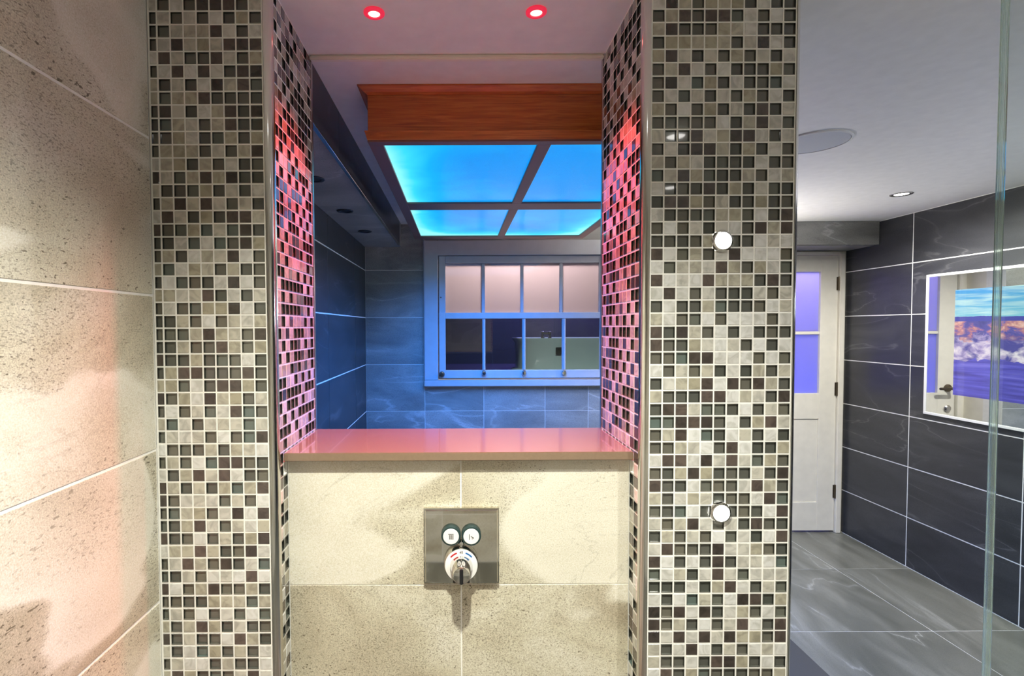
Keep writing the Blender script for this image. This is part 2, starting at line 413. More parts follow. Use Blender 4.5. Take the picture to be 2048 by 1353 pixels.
def pier(name, label, x0, x1, cols, inner, seed, hole=()):
    rng = random.Random(seed)
    root = tag(box(name, x0, x1, YF+.0042, YB, -H, C, M_GROUT), label, kind='structure')
    n = 0; bm = bmesh.new(); prev = None
    base = WPOS[root]
    for r, (z0, z1) in enumerate(RWS):
        for c, (a, b) in enumerate(cols):
            k = pick(r, c, prev, rng); cx, cz = (a+b)/2, (z0+z1)/2
            if b-a > .02 and r > 0 and n < 297 and z1 < .655:
                link('mosaic_tile', tile_mesh(k, b-a, round(z1-z0, 5)), (cx, YF+.0045, cz), root); n += 1
            else: add_piece(bm, k, cx-base.x, YF+.0045-base.y, cz+H-base.z, b-a, z1-z0, 'F', k)
    # reveal inside the niche
    xf = inner; face = 'R' if inner < 0 else 'L'; sgn = 1 if inner < 0 else -1
    y = YF + .0135; ys = []
    while y + TS < YB - .003: ys.append((y, y+TS)); y += P
    if YB - .003 - y > .005: ys.append((y, YB-.003))
    for r, (z0, z1) in enumerate(RWS):
        for c, (a, b) in enumerate(ys):
            if z1 < -.262 and a > 1.04: continue       # behind the front panel
            if z0 < -.25 and z1 > -.275 and a > 1.02: continue
            k = pick(r, c, None, rng)
            add_piece(bm, k, xf - sgn*.0045 - base.x, (a+b)/2-base.y, (z0+z1)/2+H-base.z, b-a, z1-z0, face, k)
    # grout grid, just behind the tile faces
    gb = bmesh.new()
    def gbox(a, b, c, d_, e, f): cube(gb, a-base.x, b-base.x, c-base.y, d_-base.y, e+H-base.z, f+H-base.z)
    xs = [min(c_[0] for c_ in cols)-.0035] + [v for c_ in cols for v in c_] + [max(c_[1] for c_ in cols)+.0022]
    for a, b in zip(xs[0::2], xs[1::2]): gbox(a, b, YF+.0007, YF+.0042, -H, C)
    zs = [C] + [v for z0, z1 in RWS for v in (z1, z0)] + [-H]
    for a, b in zip(zs[0::2], zs[1::2]):
        if a - b > .0003: gbox(xs[0], xs[-1], YF+.0008, YF+.0042, b, a)
    yv = [ys[0][0]-.0015] + [v for c_ in ys for v in c_] + [YB]
    xa, xb = sorted((xf-sgn*.0008, xf-sgn*.0042))
    for a, b in zip(yv[0::2], yv[1::2]): gbox(xa, xb, a, b, -H, C)
    xa, xb = sorted((xf-sgn*.0009, xf-sgn*.0042))
    for a, b in zip(zs[0::2], zs[1::2]):
        if a - b > .0003: gbox(xa, xb, yv[0], yv[-1], b, a)
    link('grout', finish(gb, 'grout', M_GROUT), (base.x, base.y, base.z-H), root)
    st = link('mosaic_tiles', finish(bm, 'mosaic_tiles', MOS), (base.x, base.y, base.z-H), root); st['kind'] = 'stuff'
    return root
# left pier : one cut column then eight full ones ; right pier : eleven full columns
def cols(xs, n): return [(xs+P*i+(P-TS)/2, xs+P*(i+1)-(P-TS)/2) for i in range(n)]
lc = [(XL+.004, XL+.004+.0128)] + cols(-.3682-8*P, 8)
pl = pier('wall_pier_left', 'left pier of small square glass and shell mosaic', XL, -.352-.0042, lc, -.352, 11)
pr = pier('wall_pier_right', 'right pier of small square glass and shell mosaic with two lamps', .352+.0042, .6475, cols(.3692, 11), .352, 23)
# back faces of the piers: dark tiles
for root, a, b in ((pl, XL, -.352), (pr, .352, .6475)):
    for z1, z0 in zip(ROWS, ROWS[1:]): box('wall_tile', a+G, b-G, YB+.0003, YB+TH, z0+G, z1-G, M_DARK, root, .0006)
for z1, z0 in zip(ROWS, ROWS[1:]): box('wall_tile', .6478, .6478+.007, YF+.016, YB-G, z0+G, z1-G, M_DARK, pr, .0006)
# metal corner trims
def quarter(xc, yc, r, sx, n=8):
    """quarter round filling the outer corner at (xc,yc): sx=+1 the corner points to +X"""
    return [(xc, yc)] + [(xc + sx*r*math.sin(math.pi/2*i/n), yc - r*math.cos(math.pi/2*i/n)) for i in range(n+1)]
R_ = .0125
def corner(name, xo, sx, root, r=R_, ydeep=0):
    # xo: face of the reveal
    xc = xo - sx*r
    extrude_profile(name, quarter(xc, YF + r - .001, r, sx), -H, C, M_CHROME, (xc, YF+r, -H), root)
corner('corner_trim', -.3505, 1, pl, .0155)
corner('corner_trim', .3525, -1, pr, .0150)
corner('corner_trim', .6520, 1, pr, .0085)
for xx, root in ((-.352, pl), (.352, pr)):
    s = 1 if xx < 0 else -1
    box('edge_trim', min(xx-s*.006, xx+s*.0012), max(xx-s*.006, xx+s*.0012), YB-.0022, YB+.0095, -H, C, M_STEEL, root, .0008)

# low panel between the piers with its two columns of big tiles
YP = 1.045
pn = tag(box('wall_niche_panel', -.352, .352, YP+.0012, YB, -H, -.272, M_GROUT), 'beige stone panel below the pink shelf', kind='structure')
PRW = [-.2715] + [z for z in ROWS if z < -.3] 
PRW[-1] = -H
for z1, z0 in zip(PRW, PRW[1:]):
    for a, b in ((-.352, .0045), (.0045, .352)):
        box('wall_tile', a+G, b-G, YP, YP+TH, z0+.0009, z1-.0009, M_BEIGE, pn, .0005)
for z1, z0 in zip(PRW, PRW[1:]): box('wall_tile', -.352+G, .352-G, YB+.0003, YB+TH, z0+G, z1-G, M_DARK, pn, .0005)

# ------------------------------------------------------------------ SHELF
tag(box('shelf', -.3515, .3515, 1.021, YB+.012, -.2685, -.2515, M_QUARTZ, bev=.0012, seg=2), 'glossy taupe stone shelf across the opening, glowing pink', 'shelf')

# ------------------------------------------------------------------ SHOWER VALVE
vx = .0045
val = tag(empty('shower_valve', (vx, YP, -.526)), 'square chrome shower control with two round buttons and one dial', 'shower valve')
PT = .014
bm = bmesh.new(); cube(bm, -.077, .077, -PT, 0, -.078, .078)
fr = [e for e in bm.edges if all(v.co.y < -.01 for v in e.verts)]
bmesh.ops.bevel(bm, geom=fr, offset=.0045, segments=3, affect='EDGES')
plate = link('face_plate', finish(bm, 'face_plate', M_MIRROR), (vx+.0005, YP, -.448), val)
YV = YP-PT+.0005; bz = -.4225
for i, bx in enumerate((-.0205, .0205)):
    b = link('push_button', lathe([(.0, .0), (.0200, .0), (.0200, .0085), (.0188, .0110), (.0165, .0115), (.0165, .0105), (0, .0105)], 40, 'Y', M_DKTEAL, 'push_button'), (vx+bx, YV, bz), val)
    link('button_face', lathe([(0, 0), (.0160, 0), (.0160, .0008), (.0152, .0014), (0, .0014)], 36, 'Y', M_WHITEP, 'button_face'), (vx+bx, YV-.0105, bz), b)
    yy = YV-.0123
    if i == 0:      # overhead shower pictogram
        icon = [(-.0055, .0055, yy, yy+.0005, bz+.0044, bz+.0056)] + [(-.0034+.0023*k, -.0034+.0023*k+.0013, yy, yy+.0005, bz-.0055, bz+.0034) for k in range(4)]
        multi('pictogram', [(vx+bx+a, vx+bx+c, d, e, f, g) for a, c, d, e, f, g in icon], M_BLACKP, (vx+bx, yy, bz), b)
    else:           # hand shower pictogram
        bmi = bmesh.new()
        cube(bmi, -.0045, -.0034, 0, .0005, -.0065, .0050)
        v0 = cube(bmi, -.001, .0058, 0, .0005, -.0006, .0006); bmesh.ops.rotate(bmi, verts=v0, cent=(0,0,0), matrix=Matrix.Rotation(math.radians(28), 3, 'Y'))
        for k in range(3):
            v1 = cube(bmi, .0012+.0016*k, .0020+.0016*k, 0, .0005, -.0055+.0009*k, -.0032+.0002*k)
        link('pictogram', finish(bmi, 'pictogram', M_BLACKP), (vx+bx, yy, bz), b)
link('link_piece', lathe([(0, 0), (.006, 0), (.006, .010), (.004, .013), (0, .014)], 20, 'Y', M_CHROME, 'link_piece'), (vx, YV, -.4385), val)
zc = -.4795
dial = link('dial', lathe([(0, 0), (.0348, 0), (.0348, .014), (.0335, .0165), (.030, .017)], 56, 'Y', M_CHROME, 'dial'), (vx, YV, zc), val)
link('dial_ring', lathe([(.0333, .0155), (.0325, .0180), (.0225, .0195), (.0220, .017)], 56, 'Y', M_WHITEP, 'dial_ring'), (vx, YV, zc), dial)
link('handle', lathe([(.0225, .016), (.0222, .024), (.0190, .034), (.0175, .058), (.0160, .0610), (.010, .0620), (0, .0623)], 56, 'Y', M_CHROME, 'handle'), (vx, YV, zc), dial)
box('handle_grip', vx-.0035, vx+.0035, YV-.0650, YV-.052, zc-.0155, zc+.0145, M_BLACKP, dial, .0015, 2)
def arc_mark(nm, a0, a1, mat):
    bm = bmesh.new(); N = 6; vs = []
    for i in range(N+1):
        a = math.radians(a0+(a1-a0)*i/N); vs.append([bm.verts.new((r*math.cos(a), y, r*math.sin(a))) for r, y in ((.0262, -.01905), (.0292, -.0186))])
    for a, b in zip(vs, vs[1:]): bm.faces.new((a[0], a[1], b[1], b[0]))
    bmesh.ops.solidify(bm, geom=bm.faces[:], thickness=.0003)
    link(nm, finish(bm, nm, mat), (vx, YV, zc), dial)
arc_mark('hot_mark', 108, 140, M_RED); arc_mark('cold_mark', 40, 72, M_BLUE)
text_mesh('temperature_number', '40', .0075, M_BLACKP, (vx, YV-.0193, zc+.0275), dial)
box('lower_stop', vx-.017, vx+.017, YV-.012, YV, zc-.0385, zc-.034, M_BLACKP, dial, .001)

# ------------------------------------------------------------------ LAMPS
M_RLENS = emit('red_lamp_lens', (1, .42, .32), 4)
M_RRING = emit('red_lamp_ring', (.9, .03, .08), .55)  # red glow put into the bezel for the lamp's light on it
M_WLENS = emit('white_lamp_lens', (1, .98, .94), 12)
M_DLENS = emit('downlight_lens', (1, .97, .92), 14)
def red_lamp(x, y, label):
    e = tag(empty('red_downlight', (x, y, C)), label, 'downlight', 'red lamps over the shelf')
    link('bezel', lathe([(.0215, 0), (.0215, -.003), (.0195, -.0045), (.0130, -.0050), (.0122, -.003), (.0122, 0)], 40, 'Z', M_RRING, 'bezel'), (x, y, C), e)
    link('lens', lathe([(0, -.0042), (.007, -.0040), (.0120, -.0030), (.0120, -.0005), (0, -.0005)], 32, 'Z', M_RLENS, 'lens'), (x, y, C), e)
    spot('red_light', (x, y, C-.010), (1, .045, .05), P_RED, 94, e, 1.0, .012)
red_lamp(-.1706, 1.0800, 'left one of the two glowing red ceiling lamps')
red_lamp(.1645, 1.0790, 'right one of the two glowing red ceiling lamps')
def point(name, loc, col, power, parent, radius=.05):
    l = bpy.data.lights.new(name, 'POINT'); l.energy = power; l.color = col; l.shadow_soft_size = radius
    o = bpy.data.objects.new(name, l); COL.objects.link(o); o.parent = parent; o.location = Vector((loc[0], loc[1], loc[2]+H)) - WPOS[parent]
def led(x, z, label):
    e = tag(empty('pier_lamp', (x, YF, z)), label, 'wall lamp', 'lamps on the mosaic pier')
    link('bezel', lathe([(.0205, 0), (.0205, .004), (.0185, .007), (.0160, .0075), (.0155, .005)], 36, 'Y', M_CHROME, 'bezel'), (x, YF+.0003, z), e)
    link('lens', lathe([(.0160, .002), (.0158, .0060), (.012, .0085), (.006, .0098), (0, .0102)], 32, 'Y', M_WLENS, 'lens'), (x, YF, z), e)
led(.5047, .1622, 'upper round glowing white lamp on the mosaic pier')
led(.5075, -.3619, 'lower round glowing white lamp on the mosaic pier')
def downlight(x, y, label, power, col=COOL, cone=130, lit=True, r=.047, z=C, group=None, target=None, shape=None):
    e = tag(empty('downlight', (x, y, z)), label, 'downlight', group)
    link('bezel', lathe([(r, 0), (r, -.002), (r*.93, -.004), (r*.70, -.0035), (r*.62, -.0008), (r*.62, 0)], 40, 'Z', M_STEEL if lit else M_BLACKHOLE, 'bezel'), (x, y, z), e)
    link('lens', lathe([(0, -.0016), (r*.60, -.0012), (r*.62, -.0002), (0, -.0002)], 32, 'Z', M_DLENS if lit else M_BLACKHOLE, 'lens'), (x, y, z), e)
    if lit: spot('lamp_light', (x, y, z-.012), col, power, cone, e, .9, .02, target)
    return e
downlight(2.205, 2.565, 'lit round ceiling downlight near the charcoal tile wall', P_ROOM*1.45, cone=166)
downlight(1.25, 2.2, 'added fill downlight unseen behind the right pier', P_ROOM*.95, group='added room downlights')  # unseen lamp added to brighten the room
downlight(2.05, 1.45, 'added unseen fill downlight just right of the picture', P_ROOM, group='added room downlights')  # also added out of view, as room fill
downlight(.005, .33, 'lit shower downlight above the viewer', P_SHOWER, WARM, 128)
downlight(.75, .20, 'lit shower downlight to the right of the viewer', P_SHOWER*.28, COOL, 140)
downlight(1.0, -.45, 'lit shower downlight behind the viewer', P_SHOWER*.18, WARM, 150)
for y, lab in ((1.762, 'nearest'), (2.24, 'middle'), (2.715, 'farthest')):
    downlight(-.488, y, lab + ' dark unlit downlight under the left bulkhead', 0, lit=False, r=.036, z=.508, group='unlit lamps under the bulkhead')

# unseen uplighters added on the walls to brighten the ceiling
def fill_uplight(x, y, z, dx, dy, label, power, col):
    e = tag(empty('fill_uplighter', (x, y, z)), label, 'wall lamp', 'added uplighters')
    link('bowl', lathe([(0, -.06), (.03, -.055), (.055, -.03), (.062, 0), (.058, 0), (.05, -.03), (0, -.05)], 32, 'Z', M_STEEL, 'bowl'), (x+dx*.07, y+dy*.07, z), e)
    box('bracket', x+min(0, dx*.03)-abs(dy)*.012, x+max(0, dx*.03)+abs(dy)*.012, y+min(0, dy*.03)-abs(dx)*.012, y+max(0, dy*.03)+abs(dx)*.012, z-.035, z-.01, M_STEEL, e, .002)
    link('bulb', lathe([(0, -.045), (.02, -.03), (.022, -.012), (0, -.004)], 20, 'Z', M_DLENS, 'bulb'), (x+dx*.07, y+dy*.07, z), e)
    spot('fill_up_light', (x+dx*.07, y+dy*.07, z+.004), col, power, 165, e, .6, .03, (x+dx*.45, y+dy*.45, z+.5))
fill_uplight(1.42, YW, .10, 0, -1, 'added unseen steel uplighter on the back wall between window and door', P_FILL_UP, (1, .95, .86))
fill_uplight(XR, .75, .10, -1, 0, 'added unseen steel uplighter on the right wall inside the shower screen', P_FILL_UP*.7, (.86, .86, 1))

# ceiling speaker
sp = tag(empty('ceiling_speaker', (1.262, 1.84, C)), 'round flat white loudspeaker grille in the ceiling beside the pier', 'speaker')
link('rim', lathe([(.118, 0), (.118, -.004), (.114, -.006), (.111, -.006), (.110, -.003), (.110, 0)], 64, 'Z', M_WHITEP, 'rim'), (1.262, 1.84, C), sp)
M_GRILLE = plain('speaker_grille', (.50, .52, .55), .6, noise=300)
link('grille', lathe([(0, -.0065), (.06, -.0060), (.109, -.0045), (.1095, 0)], 64, 'Z', M_GRILLE, 'grille'), (1.262, 1.84, C), sp)

# ------------------------------------------------------------------ ILLUMINATED TIMBER LIGHT BOX
LX0, LX1, LY0, LY1, LZ = -.247, .722, 1.413, 2.965, .508
lbx = tag(empty('light_box', ((LX0+LX1)/2, (LY0+LY1)/2, C)), 'timber framed ceiling light box with glowing blue panes', 'ceiling light')
def frame_boxes(x0, x1, y0, y1, t, z0, z1): return [(x0, x1, y0, y0+t, z0, z1), (x0, x1, y1-t, y1, z0, z1), (x0, x0+t, y0+t, y1-t, z0, z1), (x1-t, x1, y0+t, y1-t, z0, z1)]
c0 = ((LX0+LX1)/2, (LY0+LY1)/2, .6)
for nm, b in zip(('fascia_board',)*4, frame_boxes(LX0+.003, LX1-.003, LY0+.003, LY1-.003, .02, .535, .634)): box(nm, *b, M_TIMBER, lbx, .001)
# crown moulding: sloped profile on four sides
def crown(x0, x1, y0, y1, zt, zb, out, mat, parent, name):
    bm = bmesh.new()
    def ring(d, z): return [bm.verts.new((x-c0[0], y-c0[1], z-.6)) for x, y in ((x0-d, y0-d), (x1+d, y0-d), (x1+d, y1+d), (x0-d, y1+d))]
    rs = [ring(-.018, zb), ring(0, zb), ring(out*.35, zb+(zt-zb)*.25), ring(out*.9, zb+(zt-zb)*.85), ring(out, zb+(zt-zb)*.9), ring(out, zt), ring(-.018, zt)]
    for a, b in zip(rs, rs[1:] + rs[:1]):
        for i in range(4): bm.faces.new((a[i], a[(i+1)%4], b[(i+1)%4], b[i]))
    return link(name, finish(bm, name, mat), (c0[0], c0[1], .6), parent)
crown(LX0+.003, LX1-.003, LY0+.003, LY1-.003, C-.0005, .634, .024, M_TIMBER, lbx, 'crown_moulding')
crown(LX0+.004, LX1-.004, LY0+.004, LY1-.004, .5355, .508, .009, M_TIMBER, lbx, 'lower_bead')
# underside frame and cross bars
inn = (-.205, .678, 1.443, 2.885)
for b in [(LX0+.002, LX1-.002, LY0+.002, inn[2], .507, .530), (LX0+.002, LX1-.002, inn[3], LY1-.002, .507, .530), (LX0+.002, inn[0], inn[2], inn[3], .507, .530), (inn[1], LX1-.002, inn[2], inn[3], .507, .530)]:
    box('frame_rail', *b, M_TIMBER2, lbx, .001)
bar_x = (.224, .262); bar_y = (2.118, 2.232)
box('glazing_bar', bar_x[0], bar_x[1], inn[2], bar_y[0], .507, .528, M_TIMBER2, lbx, .001)
box('glazing_bar', bar_x[0], bar_x[1], bar_y[1], inn[3], .507, .528, M_TIMBER2, lbx, .001)
box('glazing_bar', inn[0], inn[1], bar_y[0], bar_y[1], .507, .528, M_TIMBER2, lbx, .001)
def panel_mat():
    """edge-lit diffuser: LED strips round the rim, cyan against the strips, blue in the middle"""
    m, nt, p = nodes('blue_light_diffuser'); g = NT(nt)
    ge = g.new('NewGeometry'); sp_ = g.new('SeparateXYZ'); g.link(ge.outputs['Position'], sp_.inputs[0])
    def strip(axis, at, fall, amt):
        d_ = g.math('ABSOLUTE', g.math('SUBTRACT', sp_.outputs[axis], at))
        return g.math('MULTIPLY', g.math('EXPONENT', g.math('MULTIPLY', d_, -1/fall)), amt)
    e = g.math('ADD', g.math('ADD', strip(0, -.205, .10, .95), strip(1, 2.885, .11, 1.0)), strip(0, .678, .08, .7))
    n = g.noise(ge.outputs['Position'], 3.2, 3, .5)
    f = g.math('ADD', e, g.math('MULTIPLY', g.math('SUBTRACT', n, .5), .9), True)
    col = g.ramp(f, [(.0, (.0, .27, .80)), (.3, (.0, .40, .92)), (.65, (.04, .66, 1.0)), (1.0, (.28, .92, 1.0))])
    g.link(col, p.inputs['Emission Color']); p.inputs['Emission Strength'].default_value = 1.15
    p.inputs['Base Color'].default_value = (.01, .03, .06, 1); p.inputs['Roughness'].default_value = .25; p.inputs['Specular IOR Level'].default_value = .15
    return m
M_PANEL = panel_mat()
# one diffuser sheet behind the bars: four panes
bmw = (inn[1]-inn[0], inn[3]-inn[2])
for (a, b) in ((inn[0], bar_x[0]), (bar_x[1], inn[1])):
    for (c, d) in ((inn[2], bar_y[0]), (bar_y[1], inn[3])):
        box('light_pane', a, b, c, d, .514, .520, M_PANEL, lbx)
al = bpy.data.lights.new('blue_panel_light', 'AREA'); al.shape = 'RECTANGLE'; al.size = .86; al.size_y = 1.42; al.energy = P_PANEL; al.color = (.03, .245, 1.0); al.spread = math.radians(140)
ao = bpy.data.objects.new('blue_panel_light', al); COL.objects.link(ao); ao.parent = lbx; ao.location = Vector((.237, 2.164, .500+H)) - WPOS[lbx]

# ------------------------------------------------------------------ SASH WINDOW
win = tag(empty('window_1', ((WX0+WX1)/2, YW, WZ0)), 'white sash window with eight panes in the back wall', kind='structure')
FY0 = YW-.022
for b in [(WX0, -.127, FY0, YW+.06, WZ0+.04, WZ1), (.945, WX1, FY0, YW+.06, WZ0+.04, WZ1), (-.127, .945, FY0, YW+.06, .455, WZ1)]:
    box('window_frame', *b, M_WPAINT, win, .003, 2)
box('window_sill', WX0, WX1, FY0-.012, YW+.06, WZ0, WZ0+.039, M_WPAINT, win, .003, 2)
def sash(x0, x1, z0, z1, y0, y1, stile, top, bot, mull, glass):
    s = link('sash', None, ((x0+x1)/2, (y0+y1)/2, z0), win)
    box('sash_stile', x0, x0+stile, y0, y1, z0, z1, M_WPAINT, s, .002)
    box('sash_stile', x1-stile, x1, y0, y1, z0, z1, M_WPAINT, s, .002)
    box('sash_rail', x0+stile, x1-stile, y0, y1, z1-top, z1, M_WPAINT, s, .002)
    box('sash_rail', x0+stile, x1-stile, y0, y1, z0, z0+bot, M_WPAINT, s, .002)
    ed = [x0+stile] + mull + [x1-stile]
    for m_ in mull: box('glazing_bar', m_-.010, m_+.010, y0+.004, y1-.004, z0+bot, z1-top, M_WPAINT, s, .003, 2)
    ym = (y0+y1)/2
    for a, b in zip(ed, ed[1:]):
        box('pane', a, b, ym-.002, ym+.002, z0+bot, z1-top, glass, s)
sash(-.120, .938, .053, .452, YW+.012, YW+.046, .041, .046, .038, [.162, .408, .657], M_PANE_UP)
sash(-.120, .938, -.3225, .091, YW-.016, YW+.010, .041, .038, .050, [.163, .416, .668], M_PANE_LOW)
for x in (.163, .416, .668):
    r = link('security_bar', lathe([(0, -.268), (.0085, -.268), (.0085, .050), (0, .050)], 20, 'Z', M_WPAINT, 'security_bar'), (x, YW-.030, 0), win)
    link('bar_socket', lathe([(0, 0), (.015, 0), (.015, .012), (.011, .020), (0, .021)], 24, 'Y', M_CHROME, 'bar_socket'), (x, YW-.0165, -.291), win)
link('sash_fastener', lathe([(0, 0), (.018, 0), (.018, .010), (.010, .022), (.012, .030), (0, .032)], 24, 'Y', M_HINGE, 'sash_fastener'), (-.103, YW-.0165, -.297), win)
link('sash_fastener', lathe([(0, 0), (.005, 0), (.005, .006), (0, .007)], 12, 'Y', M_HINGE, 'sash_fastener'), (-.108, YW-.0125+.024, .19), win)
# metal edge strips between tiles and frame
for b in [(WX0-.006, WX0, YW-.004, YW+.004, WZ0-.006, WZ1), (WX0-.006, WX1, YW-.004, YW+.004, WZ0-.0065, WZ0-.0003)]:
    box('edge_strip', *b, M_WHITEP, win, .001)

# ------------------------------------------------------------------ DARK COURT BEYOND THE WINDOW with a bath
GZ = -.66
tag(box('floor_court', -3, 5, 4.9, 9.2, GZ-.1, GZ, M_NIGHTWALL), 'dark paving of the court outside the window', kind='structure')
tag(box('wall_court', -3, 5, 9.2, 9.4, GZ, 2.2, M_NIGHTWALL), 'dark wall at the far side of the court', kind='structure')
tag(box('ceiling_court', -3, 5, 3.4, 9.4, 2.2, 2.3, M_NIGHTWALL), 'dark roof over the court outside the window', kind='structure')
bt = tag(empty('bathtub', (1.65, 7.6, GZ)), 'pale bathtub seen through the lower window panes', 'bathtub')
def tub():
    bm = bmesh.new(); N = 40
    def ring(a, b, z, p=4.0, dx=0):
        out = []
        for i in range(N):
            t = 2*math.pi*i/N; c, s = math.cos(t), math.sin(t)
            out.append(bm.verts.new((dx + a*math.copysign(abs(c)**(2/p), c), b*math.copysign(abs(s)**(2/p), s), z)))
        return out
    rs = [ring(.80, .36, 0), ring(.86, .385, .012), ring(.86, .385, .035), ring(.80, .36, .06), ring(.795, .358, .25), ring(.815, .365, .44), ring(.85, .385, .488), ring(.85, .385, .50), ring(.78, .32, .50), ring(.74, .29, .44), ring(.66, .24, .12), ring(.5, .15, .09)]
    for a, b in zip(rs, rs[1:]):
        for i in range(N): bm.faces.new((a[i], a[(i+1)%N], b[(i+1)%N], b[i]))
    bm.faces.new(rs[-1]); bm.faces.new(rs[0][::-1])
    me = finish(bm, 'shell', M_PORC); me.shade_smooth()
    try: me.set_sharp_from_angle(angle=math.radians(50))
    except Exception: pass
    return me
link('shell', tub(), (1.65, 7.6, GZ), bt)
tap = link('bath_tap', lathe([(0, 0), (.028, 0), (.028, .01), (.018, .02), (.018, .09), (.022, .095), (0, .11)], 20, 'Z', M_CHROME, 'bath_tap'), (1.30, 7.26, GZ+.50), bt)
link('bath_tap', tap.data, (1.20, 7.26, GZ+.50), bt)
box('tap_spout', 1.20, 1.30, 7.245, 7.275, GZ+.555, GZ+.58, M_CHROME, bt, .006, 2)
box('overflow_cover', 1.38, 1.52, 7.225, 7.235, GZ+.27, GZ+.37, M_BLACKP, bt, .004, 2)
def hanging(x, y, z, label):  # unseen lamps added to light the bath, court wall and upper panes
    e = tag(empty('court_fill_lamp', (x, y, z)), label, 'lamp')
    link('cord', lathe([(0, 2.2-z), (.006, 2.2-z), (.006, .07), (0, .07)], 10, 'Z', M_BLACKP, 'cord'), (x, y, z), e)
    link('shade', lathe([(.012, .08), (.03, .08), (.12, 0), (.115, 0), (.02, .07)], 28, 'Z', M_BLACKP, 'shade'), (x, y, z), e)
    link('bulb', lathe([(0, -.03), (.03, -.01), (.03, .02), (.015, .05), (0, .06)], 20, 'Z', M_DLENS, 'bulb'), (x, y, z+.02), e)
    return e
e = hanging(1.4, 5.6, 1.9, 'added unseen hanging lamp over the bathtub in the court')
spot('court_fill_light', (1.4, 5.6, 1.87), (.62, .85, .80), 170, 120, e, .6, .05, (1.6, 7.5, -.5))
e = hanging(1.9, 8.6, 1.9, 'added unseen hanging lamp close to the far court wall')
spot('court_fill_light', (1.9, 8.6, 1.87), (.30, .22, 1.0), 420, 130, e, .6, .05, (1.9, 9.2, -.1))
e = hanging(.41, 3.62, .87, 'added unseen hanging lamp just outside the sash window')
spot('court_fill_light', (.41, 3.62, .84), (1.0, .88, .80), 48, 150, e, .7, .05, (.41, 3.27, .30))

# ------------------------------------------------------------------ FAR DOOR
d = tag(empty('door_1', (2.22, YD, -H)), 'cream panelled door with blue frosted glass at the far end', kind='structure')
DX0, DX1, DZ1 = 1.875, 2.583, .476
for b in [(1.846, DX0-.003, YD-.03, YD+.06, -H, .486), (DX1+.003, 2.618, YD-.03, YD+.06, -H, .486), (DX0-.003, DX1+.003, YD-.03, YD+.06, DZ1+.003, .500)]:
    box('door_frame', *b, M_PAINT, d, .003, 2)
leaf = link('door_leaf', None, ((DX0+DX1)/2, YD, -H), d)
GX0, GX1, GZ0, GZ1 = 1.992, 2.466, -.463, .366
for b in [(DX0, GX0, YD-.012, YD+.03, -H+.012, DZ1), (GX1, DX1, YD-.012, YD+.03, -H+.012, DZ1)]:
    box('door_stile', *b, M_PAINT, leaf, .0015)
for z0, z1 in ((GZ1, DZ1), (-.639, GZ0), (-H+.012, -1.215)): box('door_rail', GX0, GX1, YD-.012, YD+.03, z0, z1, M_PAINT, leaf, .0015)
box('door_panel', GX0, GX1, YD-.005, YD+.02, -1.215, -.639, M_PAINT, leaf, .002)
box('glazing_bar', GX0, GX1, YD-.008, YD+.025, -.060, -.040, M_PAINT, leaf, .002)
def frosted():
    m, nt, p = nodes('frosted_door_glass'); g = NT(nt)
    t = g.new('BsdfTranslucent'); t.inputs[0].default_value = (.75, .78, .9, 1)
    gl = g.new('BsdfAnisotropic'); gl.inputs['Roughness'].default_value = .15
    mx = g.new('MixShader'); mx.inputs[0].default_value = .08
    g.link(t.outputs[0], mx.inputs[1]); g.link(gl.outputs[0], mx.inputs[2]); g.link(mx.outputs[0], nt.nodes['Material Output'].inputs[0])
    return m
M_FROST = frosted()
box('pane', GX0, GX1, YD+.006, YD+.012, -.040, GZ1, M_FROST, leaf)
box('pane', GX0, GX1, YD+.006, YD+.012, GZ0, -.060, M_FROST, leaf)
for z in (.285, -.433, -1.139):
    h = box('hinge', DX1-.012, DX1+.012, YD-.016, YD-.0125, z-.045, z+.045, M_HINGE, d, .001)
    link('hinge_pin', lathe([(0, -.047), (.005, -.047), (.005, .047), (0, .047)], 14, 'Z', M_HINGE, 'hinge_pin'), (DX1, YD-.020, z), h)
hx, hz = 1.925, -.43
hd = link('door_handle', lathe([(0, 0), (.026, 0), (.026, .006), (.012, .010), (.010, .05), (0, .05)], 28, 'Y', M_HINGE, 'door_handle'), (hx, YD-.012, hz), d)
box('lever', hx-.01, hx+.10, YD-.070, YD-.054, hz-.009, hz+.009, M_HINGE, hd, .005, 2)
link('lock_escutcheon', lathe([(0, 0), (.024, 0), (.024, .006), (.016, .014), (0, .016)], 28, 'Y', M_STEEL, 'lock_escutcheon'), (hx, YD-.012, -.57), d)
# hallway beyond the door glass with unseen blue lamps added to light the panes
hall = tag(multi('wall_hall', [(1.5, 3.0, YD+1.2, YD+1.3, -H, C+.2), (1.4, 1.5, YD+.1, YD+1.3, -H, C+.2), (3.0, 3.1, YD+.1, YD+1.3, -H, C+.2), (1.4, 3.1, YD+.3, YD+1.3, C+.1, C+.2)], M_PAINT, (2.2, YD+1.2, -H)), 'hall walls behind the frosted door', kind='structure')
hl = tag(empty('hall_fill_lamp', (2.35, YD+.75, C+.1)), 'added unseen blue lamp behind the frosted door glass', 'lamp')
link('shade', lathe([(0, 0), (.09, 0), (.09, -.03), (.07, -.05), (0, -.055)], 28, 'Z', M_WHITEP, 'shade'), (2.35, YD+.75, C+.1), hl)
point('hall_fill_light', (2.35, YD+.35, .52), (.75, .55, 1.0), 7, hl)
point('hall_fill_light', (2.3, YD+.7, -.5), (.08, .14, 1.0), 14, hl)

